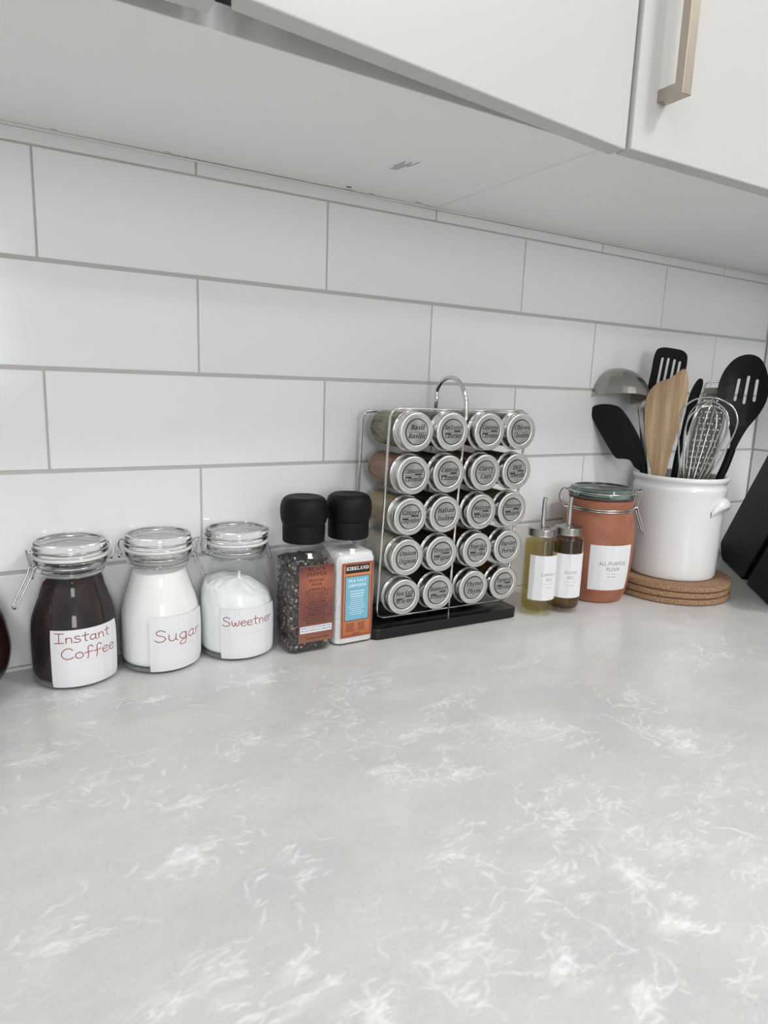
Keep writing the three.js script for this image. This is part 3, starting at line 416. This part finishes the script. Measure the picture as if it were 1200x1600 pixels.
{
  // lid: brushed aluminium; uv0 runs round the lid (brush direction), uv1 is flat on the face for the print
  const lidGeo = lathe([[0, -0.0005], [0.0225, -0.0005], [0.0232, 0.0003], [0.0235, 0.012], [0.0229, 0.0139], [0.0216, 0.0147], [0.0166, 0.0146], [0.0161, 0.0139], [0.0157, 0.0139], [0.0153, 0.0144], [0.008, 0.01435], [0, 0.0143]], 72).rotateX(Math.PI / 2);
  const pp = lidGeo.attributes.position, uv1 = []; for (let i = 0; i < pp.count; i++) uv1.push(0.5 + pp.getX(i) / 0.032, 0.5 + pp.getY(i) / 0.032); lidGeo.setAttribute('uv1', new THREE.Float32BufferAttribute(uv1, 2));
  const bodyGeo = lathe([[0, -0.0705], [0.0165, -0.0705], [0.0206, -0.069], [0.0224, -0.0655], [0.0226, -0.061], [0.0226, -0.016], [0.0214, -0.0115], [0.0208, -0.0085], [0.0208, -0.0012], [0, -0.0012]], 48).rotateX(Math.PI / 2);
  const fillGeo = lathe([[0, -0.0685], [0.0158, -0.0685], [0.0194, -0.0672], [0.0212, -0.0645], [0.0214, -0.016], [0.02, -0.011], [0, -0.0105]], 48).rotateX(Math.PI / 2);
  const bandGeo = lathe([[0.0226, -0.0005], [0.0236, -0.0002], [0.0238, 0.0006], [0.0236, 0.0014], [0.0226, 0.0016]], 64).rotateX(Math.PI / 2);
  SP.forEach(([[en, fr], [c0, c1]], i) => {
    const r = Math.floor(i / 4), c = i % 4, y = ROWY[r], w = wAt(y) + 0.0006, ca = Math.cos(RACK.yaw), sa = Math.sin(RACK.yaw), u = COLU[c];
    const t = thing('spice_jar', `spice jar with printed steel lid in the rack, ${rowWord[r]} row, ${colWord[c]}`, 'spice jar', [RACK.o[0] + u * ca + w * sa, y, RACK.o[2] - u * sa + w * ca], 0, 'spice jars lying in the wire rack');
    t.rotation.order = 'YXZ'; t.rotation.y = RACK.yaw; t.rotation.x = 0.01;
    const tex = canvasTex(256, 256, (g) => {
      g.fillStyle = '#dadad8'; g.fillRect(0, 0, 256, 256); g.fillStyle = '#c2c2c0'; g.beginPath(); g.arc(128, 128, 124, 0, 7); g.fill(); g.fillStyle = '#262627'; g.textAlign = 'center'; g.font = 'italic bold 62px serif';
      g.fillText(en, 128, 106, 200); g.fillRect(28, 129, 200, 3); g.fillText(fr, 128, 186, 196);
      g.strokeStyle = '#2c2c2d'; g.lineWidth = 9; g.beginPath(); g.arc(128, 128, 122, 0, 7); g.stroke();
      if (i % 3 !== 0) { g.fillRect(140, 113, 76, 12); g.fillRect(36, 140, 70, 12); }
    });
    tex.channel = 1; tex.wrapS = tex.wrapT = THREE.ClampToEdgeWrapping;
    mesh('lid', lidGeo, phy({ color: 0xffffff, map: tex, metalness: 1, roughness: 0.27, anisotropy: 0.85, anisotropyRotation: 0 }), t).rotation.z = 0;
    mesh('lid_band', bandGeo, M.chrome, t);
    mesh('glass_body', bodyGeo, M.thinGlass, t);
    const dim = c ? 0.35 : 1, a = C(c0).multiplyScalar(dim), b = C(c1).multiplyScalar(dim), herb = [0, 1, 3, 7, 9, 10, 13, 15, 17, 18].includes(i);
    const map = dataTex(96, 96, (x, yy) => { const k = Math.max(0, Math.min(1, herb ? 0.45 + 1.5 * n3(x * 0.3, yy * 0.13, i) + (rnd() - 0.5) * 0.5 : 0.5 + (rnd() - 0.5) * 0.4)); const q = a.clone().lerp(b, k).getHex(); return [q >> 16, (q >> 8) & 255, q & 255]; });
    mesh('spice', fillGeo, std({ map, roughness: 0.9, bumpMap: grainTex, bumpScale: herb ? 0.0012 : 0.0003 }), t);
  });
}

// ---------------------------------------------------------------- oil bottles
function oilBottle(name, label, pos, words, oil, dist, face) {
  const t = thing(name, label, 'oil bottle', pos);
  mesh('glass_bottle', lathe([[0, 0.003], [0.018, 0.0012], [0.0195, 0], [0.0218, 0.0012], [0.0226, 0.004], ...smoothProfile([[0.006, 0.0226], [0.05, 0.0226], [0.1, 0.0226], [0.106, 0.0222], [0.1085, 0.0205], [0.11, 0.0185], [0.114, 0.0175]], 40), [0.0175, 0.118]], 64), M.thinGlass, t);
  mesh('oil', lathe([[0, 0.0062], [0.0195, 0.0066], [0.0217, 0.0098], [0.0221, 0.014], [0.0221, 0.098], [0.0215, 0.1035], [0, 0.1035]], 64), phy({ color: oil, transmission: 1, thickness: 0, ior: dist, roughness: 0.03, specularIntensity: 0.3 }), t);
  const ridges = []; for (let i = 0; i < 5; i++) ridges.push([0.0193, 0.112 + i * 0.0018], [0.0187, 0.1129 + i * 0.0018]);
  const cap = mesh('screw_cap', lathe([[0, 0.1112], [0.0188, 0.1112], [0.0194, 0.1116], ...ridges, [0.0192, 0.121], [0.0184, 0.1218], [0.012, 0.1219], [0.0085, 0.1232], [0.0055, 0.1256], [0, 0.1256]], 56), M.steel, t);
  mesh('pour_spout', tube([[0, 0.124, 0], [0, 0.14, 0], [0, 0.158, 0.0002], [0.0006, 0.1635, 0.0006]], 0.0031, false, 24, 14), M.chrome, cap);
  const tex = canvasTex(512, 560, (g, w, h) => { paperBase(g, w, h); g.fillStyle = '#55565a'; g.textAlign = 'center'; g.font = '50px sans-serif'; words.forEach((s, i) => g.fillText([...s].join('\u200a'), w / 2, 252 + i * 62)); g.fillStyle = '#9b9ca0'; g.fillRect(178, 352, 30, 4); g.fillRect(232, 352, 50, 4); g.fillRect(304, 352, 32, 4); g.fillRect(212, 396, 32, 6); g.fillRect(252, 396, 50, 6); });
  mesh('paper_label', wrap(0.0228, 0.0235, 0.0865, face - 74, face + 74), px(tex, { roughness: 0.75 }), t);
}
oilBottle('canola_oil_bottle', 'small glass pour bottle of pale oil labelled CANOLA OIL', [0.5998, 0, 0.0982], ['CANOLA', 'OIL'], 0xefe7b8, 1.3, -6);
oilBottle('olive_oil_bottle', 'small glass pour bottle of darker oil labelled OLIVE OIL', [0.6425, 0, 0.1052], ['OLIVE', 'OIL'], 0xbcaa66, 1.3, -24);

// ---------------------------------------------------------------- terracotta flour jar
{
  const t = thing('flour_jar', 'terracotta clip-top jar with glass lid labelled ALL-PURPOSE FLOUR', 'jar', [0.7365, 0, 0.0764]);
  const terra = std({ map: dataTex(256, 256, (x, y) => { const k = fbm(x * 0.03, y * 0.03, 4, 2) * 26 + (rnd() - 0.5) * 6; return [157 + k, 100 + k, 76 + k]; }), roughness: 0.72 });
  const prof = smoothProfile([[0, 0.039], [0.002, 0.0422], [0.012, 0.0462], [0.03, 0.05], [0.06, 0.0525], [0.09, 0.053], [0.11, 0.0522], [0.122, 0.0503], [0.131, 0.0475], [0.1365, 0.0462], [0.139, 0.0452], [0.142, 0.0456], [0.149, 0.0462], [0.153, 0.0462]], 80);
  mesh('pot_body', lathe([[0, 0.0006], ...prof, [0.041, 0.1535], [0.04, 0.13], [0.046, 0.11], [0.046, 0.02], [0, 0.012]], 80), terra, t);
  mesh('gasket', lathe([[0.04, 0.1536], [0.0468, 0.1536], [0.0472, 0.155], [0.0468, 0.1562], [0.04, 0.1562], [0.04, 0.1536]], 64), std({ color: 0x5b3a30, roughness: 0.5 }), t);
  mesh('lid', lathe([[0, 0.1535], [0.036, 0.1535], [0.0375, 0.1564], [0.0472, 0.1564], [0.0482, 0.158], [0.0482, 0.1622], [0.0472, 0.1634], [0.046, 0.1648], [0.0458, 0.1672], [0.0445, 0.1695], [0.042, 0.1702], [0.039, 0.1688], [0.036, 0.1658], [0.016, 0.165], [0, 0.165]], 80), M.greenGlass, t);
  const R = (y) => { let i = 0; while (i < prof.length - 2 && prof[i + 1][1] < y) i++; const [r0, y0] = prof[i], [r1, y1] = prof[i + 1]; return r0 + (r1 - r0) * Math.max(0, Math.min(1, (y - y0) / (y1 - y0 || 1))) + 0.0002; };
  const tex = canvasTex(512, 512, (g, w, h) => { paperBase(g, w, h); g.fillStyle = '#55565a'; g.textAlign = 'center'; g.font = '54px sans-serif'; g.fillText('ALL-PURPOSE', w / 2 + 16, 222, 375); g.fillText('FLOUR', w / 2 + 16, 284); g.fillStyle = '#9b9ca0'; g.fillRect(202, 318, 34, 4); g.fillRect(256, 318, 60, 4); g.fillRect(212, 350, 34, 7); g.fillRect(256, 350, 66, 7); });
  mesh('paper_label', wrap(R, 0.0225, 0.0905, -58, 15), px(tex, { roughness: 0.75 }), t);
  const b = new THREE.Group(); b.name = 'wire_clasp'; b.rotation.y = -34 * D; t.add(b);
  const w = 0.00115, rn = 0.0468;
  mesh('neck_wire', ring(rn, w, 0.1375), M.wire, b); mesh('neck_wire', ring(rn + 0.0002, w, 0.1405), M.wire, b);
  const arc = []; for (let i = 0; i <= 40; i++) { const a = (12 + 336 * i / 40) * D; arc.push(V(Math.cos(a) * 0.0488, 0.1638, Math.sin(a) * 0.0488)); }
  mesh('lid_wire', [tube([V(0.056, 0.1655, 0.006), V(0.052, 0.165, 0.008), ...arc, V(0.052, 0.165, -0.008), V(0.056, 0.1655, -0.006)], w, false, 160)], M.wire, b);
  mesh('hinge_loop', [polyTube([[-rn, 0.139, -0.009], [-0.056, 0.138, -0.009], [-0.0615, 0.152, -0.009], [-0.057, 0.165, -0.005], [-0.0488, 0.1645, 0], [-0.057, 0.165, 0.005], [-0.0615, 0.152, 0.009], [-0.056, 0.138, 0.009], [-rn, 0.139, 0.009]], w, 0.005)], M.wire, b);
  mesh('latch_link', [polyTube([[0.0525, 0.137, -0.005], [0.057, 0.166, -0.005], [0.0595, 0.1675, 0], [0.057, 0.166, 0.005], [0.0525, 0.137, 0.005]], w, 0.004, true)], M.wire, b);
  mesh('latch_lever', [polyTube([[rn, 0.139, -0.008], [0.0525, 0.142, -0.008], [0.0565, 0.13, -0.0075], [0.0675, 0.102, -0.006], [0.0675, 0.102, 0.006], [0.0565, 0.13, 0.0075], [0.0525, 0.142, 0.008], [rn, 0.139, 0.008]], w * 1.15, 0.003)], M.wire, b);
}

// ---------------------------------------------------------------- cork trivets, crock
const cork = dataTex(512, 512, (x, y) => { const a = n3(x * 0.11, y * 0.11, 1), b = n3(x * 0.33, y * 0.33, 4), k = a * 26 + b * 46 + (rnd() - 0.5) * 26, s = b < -0.28 ? -42 : 0; return [160 + k * 1.7 + s, 126 + k * 1.6 + s, 96 + k * 1.45 + s]; });
cork.repeat.set(4, 4);
const corkMat = std({ map: cork, roughness: 0.95, bumpMap: grainTex, bumpScale: 0.0005 });
const CX = 0.8785, CZ = 0.106;
[[0.0002, 0, 'bottom'], [0.0102, -0.0008, 'middle'], [0.0202, 0.0006, 'top']].forEach(([y, dx, w], i) => {
  const g = lathe([[0, 0], [0.0875, 0], [0.0895, 0.0012], [0.09, 0.003], [0.09, 0.0068], [0.0895, 0.0086], [0.0872, 0.0098], [0, 0.0098]], 96), p = g.attributes.position, u = g.attributes.uv, n = g.attributes.normal;
  for (let k = 0; k < p.count; k++) { if (Math.abs(n.getY(k)) > 0.7) u.setXY(k, p.getX(k) / 0.55 + i * 0.3, p.getZ(k) / 0.55); else u.setXY(k, u.getX(k) + i * 0.37, p.getY(k) / 0.55); }
  const t = tag(mesh('cork_trivet', g, corkMat), `round cork trivet, ${w} one of three stacked under the white crock`, 'trivet', 'cork trivets stacked under the crock'); t.position.set(CX + dx, y, CZ + dx);
});
{
  const t = thing('utensil_crock', 'white glazed stoneware crock with side lugs holding the utensils', 'crock', [CX, 0.0302, CZ]);
  const o = smoothProfile([[0, 0.0615], [0.0015, 0.0638], [0.005, 0.0652], [0.04, 0.0662], [0.09, 0.067], [0.125, 0.0674], [0.1345, 0.0683], [0.1395, 0.0682], [0.143, 0.0665], [0.146, 0.0662], [0.149, 0.0675], [0.1515, 0.0695], [0.154, 0.07], [0.1565, 0.0692], [0.1575, 0.067]], 90);
  mesh('pot_body', lathe([[0, 0.0006], [0.058, 0.0004], ...o, [0.0645, 0.1572], [0.062, 0.155], [0.061, 0.14], [0.0605, 0.014], [0.055, 0.0085], [0, 0.008]], 96), M.ceramic, t);
  for (const turn of [10, 190]) { // ear lugs: a rounded shelf arching out of the wall
    const pos = [], idx = [], A = 21, n = 36, m = 16;
    for (let i = 0; i <= n; i++) { const q = i / n, a = (turn - A / 1 + 2 * A * q) * D, s = Math.sin(Math.PI * q), p = 0.0015 + 0.0088 * Math.pow(s, 0.75), yc = 0.104 + 0.0185 * Math.pow(s, 0.8), droop = 0.0065 * s;
      for (let j = 0; j < m; j++) { const f = 2 * Math.PI * j / m, e = Math.cos(f), r = 0.0665 + p / 2 + e * (p / 2 + 0.0015), y = yc + Math.sin(f) * (0.005 + 0.003 * s) - droop * Math.max(0, (r - 0.0665) / 0.017); pos.push(Math.sin(a) * r, y, Math.cos(a) * r); } }
    for (let i = 0; i < n; i++) for (let j = 0; j < m; j++) { const a = i * m + j, b = i * m + (j + 1) % m; idx.push(a, b, a + m, b, b + m, a + m); }
    const g = new THREE.BufferGeometry(); g.setAttribute('position', new THREE.Float32BufferAttribute(pos, 3)); g.setAttribute('uv', new THREE.Float32BufferAttribute(new Float32Array(pos.length / 3 * 2), 2)); g.setIndex(idx); g.computeVertexNormals(); mesh('lug_handle', g, M.ceramic, t);
  }
}

// ---------------------------------------------------------------- utensils standing in the crock (own axes: x across, y up, z towards the room)
const UT = -0.961, UY = 0.045;
function utensil(name, label, category) { return thing(name, label, category, [CX, UY, CZ], UT); }
const sh = (pts, n) => splineShape(pts.map(([x, y]) => [x, y - UY]), true, n);
const poly = (pts) => new THREE.Shape(pts.map(([x, y]) => new THREE.Vector2(x, y - UY)));
function slot(x0, y0, x1, y1, r) { const d = new THREE.Vector2(x1 - x0, y1 - y0).normalize(), n = new THREE.Vector2(-d.y, d.x), a = Math.atan2(n.y, n.x), p = new THREE.Path(); const o = [];
  for (let i = 0; i <= 8; i++) { const t = a + Math.PI * i / 8; o.push(new THREE.Vector2(x0 + r * Math.cos(t), y0 - UY + r * Math.sin(t))); } for (let i = 0; i <= 8; i++) { const t = a + Math.PI + Math.PI * i / 8; o.push(new THREE.Vector2(x1 + r * Math.cos(t), y1 - UY + r * Math.sin(t))); }
  p.setFromPoints(o); return p; }
{ // ladle, hung bowl up with its mouth downwards
  const t = utensil('ladle', 'stainless steel ladle with its round bowl upside down above the crock', 'ladle'), R = 0.0492;
  const prof = []; for (let i = 0; i <= 24; i++) { const a = Math.PI / 2 * i / 24; prof.push([R * Math.cos(a), 0.0495 * Math.sin(a)]); } for (let i = 24; i >= 0; i--) { const a = Math.PI / 2 * i / 24; prof.push([(R - 0.0011) * Math.cos(a), (0.0495 - 0.0011) * Math.sin(a)]); } prof.push(prof[0]);
  const bowl = mesh('bowl', toCreasedNormals(mergeVertices(lathe(prof, 72)), 0.7), M.steel, t); bowl.position.set(-0.1065, 0.2975 - UY, -0.012); bowl.rotation.set(-0.2, 0, 0.09);
  const pos = []; const path = [[-0.0665, 0.3, -0.006, 0.0125], [-0.0672, 0.294, -0.004, 0.0105], [-0.0668, 0.284, -0.002, 0.0072], [-0.0655, 0.27, -0.001, 0.005], [-0.062, 0.245, 0, 0.0042], [-0.0545, 0.2, 0.002, 0.0042], [-0.046, 0.15, 0.004, 0.0042], [-0.03, 0.06, 0.008, 0.0042]];
  const seg = path.map(([x, y, z, w]) => { const r = []; for (let i = 0; i < 16; i++) { const a = 2 * Math.PI * i / 16; r.push([x + w * Math.cos(a), z + 0.0016 * Math.sin(a)]); } return [y - UY, r]; });
  const g = loft(seg.reverse(), false, false); mesh('stem', g, M.steel, t);
}
{ // black scraper on the left
  const t = utensil('scraper', 'flat black spatula leaning left under the ladle bowl', 'spatula');
  mesh('blade', extrude(splineShape([[-0.1438, 0.2793], [-0.139, 0.2855], [-0.128, 0.2893], [-0.112, 0.2895], [-0.1, 0.286], [-0.088, 0.2744], [-0.0671, 0.2432], [-0.055, 0.214], [-0.0492, 0.187], [-0.056, 0.187], [-0.0684, 0.1935], [-0.076, 0.2035], [-0.084, 0.2052], [-0.0957, 0.2052], [-0.1015, 0.2095], [-0.107, 0.217]].map(([x, y]) => [x, y - UY]), true, 120), 0.0045, 0.0014).translate(0, 0, 0.014), M.black, t);
  mesh('handle', tube([[-0.0575, 0.2 - UY, 0.014], [-0.052, 0.18 - UY, 0.014], [-0.038, 0.12 - UY, 0.018], [-0.024, 0.06 - UY, 0.022]], 0.0056, false, 24, 12), M.black, t);
}
{ // slotted turner at the back
  const t = utensil('slotted_turner', 'black slotted turner standing behind the ladle and wooden spatula', 'turner'), z = -0.042;
  const s = splineShape([[-0.0645, 0.31], [-0.0615, 0.345], [-0.059, 0.371], [-0.0555, 0.379], [-0.048, 0.3818], [-0.03, 0.38], [-0.0175, 0.3768], [-0.0115, 0.371], [-0.0098, 0.36], [-0.0125, 0.33], [-0.0175, 0.3], [-0.028, 0.285], [-0.05, 0.284], [-0.0615, 0.292]].map(([x, y]) => [x, y - UY]), true, 100);
  for (const [a, b, c, d] of [[-0.0466, 0.3645, -0.0505, 0.3185], [-0.0377, 0.364, -0.0416, 0.318], [-0.0285, 0.362, -0.0322, 0.317], [-0.0205, 0.359, -0.0238, 0.318]]) s.holes.push(slot(a, b, c, d, 0.0017));
  mesh('blade', extrude(s, 0.0028, 0.0008).translate(0, 0, z), M.black, t);
  mesh('handle', tube([[-0.037, 0.292 - UY, z], [-0.034, 0.24 - UY, z], [-0.028, 0.15 - UY, z + 0.003], [-0.022, 0.07 - UY, z + 0.006]], 0.0055, false, 24, 12), M.black, t);
}
{ // wooden spatula in front
  const t = utensil('wooden_spatula', 'broad pale wooden spatula with an angled tip at the front of the crock', 'spatula'), z = 0.035;
  const wood = dataTex(256, 512, (x, y) => { const u = x / 256, band = Math.sin(u * 23 + 1.5 * n3(u * 6, y * 0.004, 2)) * 0.5 + n3(u * 46, y * 0.006, 5) * 0.9, k = band * 17 + n3(x * 0.6, y * 0.02, 7) * 14 + (rnd() - 0.5) * 7; return [172 + k * 1.15, 146 + k * 1.1, 113 + k]; });
  wood.repeat.set(14, 5);
  const s = splineShape([[-0.031, 0.06], [-0.036, 0.12], [-0.0415, 0.185], [-0.051, 0.2198], [-0.0592, 0.2611], [-0.0612, 0.2972], [-0.0575, 0.3127], [-0.0454, 0.3262], [-0.0317, 0.332], [-0.02, 0.341], [-0.0137, 0.3462], [-0.0097, 0.3445], [-0.005, 0.3295], [-0.0035, 0.3171], [-0.0072, 0.2793], [-0.0158, 0.2275], [-0.0212, 0.1853], [-0.0225, 0.12], [-0.0235, 0.06]].map(([x, y]) => [x, y - UY]), true, 140);
  const g = new TessellateModifier(0.008, 8).modify(extrude(s, 0.0062, 0.0018)), p = g.attributes.position; for (let i = 0; i < p.count; i++) p.setZ(i, p.getZ(i) + z - 0.006 * smooth(-0.015, -0.062, p.getX(i)) * 0.8 - 0.004 * smooth(0.2, 0.3, p.getY(i) + UY)); g.deleteAttribute('normal');
  mesh('blade', toCreasedNormals(g, 0.7), std({ map: wood, roughness: 0.6 }), t);
}
{ // narrow black spoon behind
  const t = utensil('black_spoon', 'narrow black spatula tip showing between wooden spatula and grater', 'spatula'), z = -0.028;
  mesh('blade', extrude(splineShape([[-0.0035, 0.285], [-0.0019, 0.3045], [0.004, 0.325], [0.0107, 0.3345], [0.0152, 0.333], [0.0165, 0.3262], [0.0121, 0.2998], [0.006, 0.265], [0.0005, 0.243], [-0.006, 0.243], [-0.006, 0.265]].map(([x, y]) => [x, y - UY]), true, 80), 0.004, 0.0015).translate(0, 0, z), M.black, t);
  mesh('handle', tube([[-0.002, 0.252 - UY, z], [-0.0075, 0.215 - UY, z], [-0.011, 0.15 - UY, z + 0.002], [-0.014, 0.07 - UY, z + 0.004]], 0.0048, false, 24, 12), M.black, t);
}
{ // flat steel grater
  const t = utensil('grater', 'flat perforated steel grater behind the whisk', 'grater'), z = -0.017;
  const tl = [0.0188, 0.32], tr = [0.0425, 0.3215], mr = [0.0515, 0.27], br = [0.0385, 0.16], bl = [-0.004, 0.16], O = poly([tl, tr, mr, br, bl]);
  const holes = [], teeth = [];
  for (let j = 0; j < 17; j++) for (let i = 0; i < 6; i++) {
    const y = 0.17 + j * 0.0088, v = (y - 0.16) / 0.16, xl = -0.004 + 0.0228 * v, xr = y > 0.27 ? 0.0515 - (y - 0.27) / 0.0515 * 0.009 : 0.0385 + 0.013 * (y - 0.16) / 0.11, x = xl + (xr - xl) * ((i + 0.75 + (j % 2) * 0.35) / 6.7);
    const p = new THREE.Path(); p.absellipse(x, y - UY, 0.0022, 0.0019, 0, 2 * Math.PI, true); holes.push(p);
    teeth.push(new THREE.TorusGeometry(0.0022, 0.0008, 5, 9, Math.PI).rotateX(0.9).translate(x, y - UY - 0.0002, z + 0.0012));
  }
  O.holes.push(...holes);
  mesh('grating_plate', [new THREE.ExtrudeGeometry(O, { depth: 0.0009, bevelEnabled: false, curveSegments: 5 }).translate(0, 0, z)], std({ color: 0x77756f, metalness: 1, roughness: 0.35 }), t);
  const tm = mesh('teeth', teeth, std({ color: 0x9c9a94, metalness: 1, roughness: 0.35 }), t); tm.userData.kind = 'stuff';
  mesh('wire_rim', [polyTube([[0.017, 0.06 - UY, z], [-0.0045, 0.16 - UY, z], [0.0186, 0.322 - UY, z], [0.0215, 0.3292 - UY, z], [0.0405, 0.33 - UY, z], [0.043, 0.322 - UY, z], [0.052, 0.27 - UY, z], [0.039, 0.16 - UY, z], [0.027, 0.06 - UY, z]], 0.0013, 0.006)], M.chrome, t);
}
{ // whisk
  const t = utensil('whisk', 'steel balloon whisk with thin wire loops at the front right of the crock', 'whisk');
  const w = new THREE.Group(); const base = V(0.006, 0.1 - UY, 0.02), top = V(0.0325, 0.306 - UY, 0.043), ax = top.clone().sub(base), L = ax.length(); ax.normalize();
  const sx = V(1, 0, 0).addScaledVector(ax, -ax.x).normalize(), sz = new THREE.Vector3().crossVectors(sx, ax);
  for (let k = 0; k < 6; k++) {
    const a = (k * 30 + 8) * D, dir = sx.clone().multiplyScalar(Math.cos(a)).addScaledVector(sz, Math.sin(a)), pts = [], LL = L - 0.006 * (k % 3), RR = 0.0385 - 0.0045 * (k % 3);
    for (const s of [1, -1]) { const half = [[0, 0.004], [0.2, 0.0085], [0.4, 0.0165], [0.55, 0.0245], [0.7, 0.032], [0.8, 0.0355], [0.88, 0.0345], [0.95, 0.0265], [0.985, 0.0145]].map(([f, r]) => base.clone().addScaledVector(ax, f * LL).addScaledVector(dir, s * r * RR / 0.0355)); if (s > 0) pts.push(...half, base.clone().addScaledVector(ax, LL)); else pts.push(...half.reverse()); }
    mesh('wire_loop', tube(pts, 0.00125, false, 100, 7), M.chrome, t);
  }
  mesh('handle', tube([base.clone().addScaledVector(ax, 0.006), base.clone().addScaledVector(ax, -0.045)], 0.0062, false, 12, 16), M.steel, t);
}
{ // slotted spoon on the right
  const t = utensil('slotted_spoon', 'large black slotted spoon leaning right out of the crock', 'spoon'), z0 = 0.0;
  const s = splineShape([[0.0727, 0.3705], [0.057, 0.3655], [0.0437, 0.349], [0.0372, 0.327], [0.0376, 0.3113], [0.044, 0.292], [0.0535, 0.2738], [0.06, 0.258], [0.063, 0.238], [0.0592, 0.215], [0.0505, 0.186], [0.034, 0.12], [0.02, 0.065], [0.027, 0.062], [0.044, 0.12], [0.0605, 0.184], [0.0665, 0.21], [0.073, 0.236], [0.083, 0.262], [0.096, 0.284], [0.1035, 0.305], [0.1035, 0.328], [0.0965, 0.352], [0.0865, 0.366]].map(([x, y]) => [x, y - UY]), true, 180);
  for (const [a, b, c, d] of [[0.0767, 0.338, 0.0748, 0.3], [0.0884, 0.333, 0.0876, 0.304], [0.0645, 0.3335, 0.0622, 0.304]]) s.holes.push(slot(a, b, c, d, 0.0019));
  const g0 = new TessellateModifier(0.005, 8).modify(extrude(s, 0.0034, 0.001)), p = g0.attributes.position;
  for (let i = 0; i < p.count; i++) { const x = p.getX(i), y = p.getY(i) + UY, dx = (x - 0.0705) / 0.034, dy = (y - 0.318) / 0.056, q = dx * dx + dy * dy; p.setZ(i, p.getZ(i) + z0 - 0.011 * Math.max(0, 1 - q) + (y < 0.27 ? 0 : 0)); }
  g0.deleteAttribute('normal'); mesh('spoon_blade', toCreasedNormals(g0, 0.7), M.black, t);
  mesh('handle', tube([[0.066, 0.23 - UY, z0], [0.0605, 0.205 - UY, z0], [0.0545, 0.184 - UY, z0], [0.039, 0.12 - UY, z0], [0.024, 0.064 - UY, z0]], 0.0058, false, 24, 12), M.black, t);
}

// ---------------------------------------------------------------- black knife block in the corner
{
  const t = thing('knife_block', 'slanted black knife block at the right edge beside the white crock', 'knife block', [1.1555, 0, 0.0197], Math.atan2(-0.7076, -0.7066));
  const side = (pts, w, off) => { const s = new THREE.Shape(pts.map(([a, b]) => new THREE.Vector2(a, b))); return extrude(s, w, 0.002).translate(0, 0, off); };
  // own x runs along the side that faces the room; z goes away from it
  mesh('main_body', side([[0.004, 0], [-0.019, 0.021], [-0.0215, 0.027], [-0.019, 0.032], [0.245, 0.265], [0.345, 0.188], [0.147, 0]], 0.104, -0.053), M.blackMatte, t);
  mesh('spacer', side([[0.146, 0.001], [0.344, 0.189], [0.352, 0.16], [0.182, 0.001]], 0.092, -0.053), M.blackGloss, t);
  mesh('front_tier', side([[0.176, 0], [0.325, 0.141], [0.378, 0.1], [0.37, 0.09], [0.31, 0]], 0.104, -0.053), M.blackMatte, t);
}

renderer.render(scene, camera);
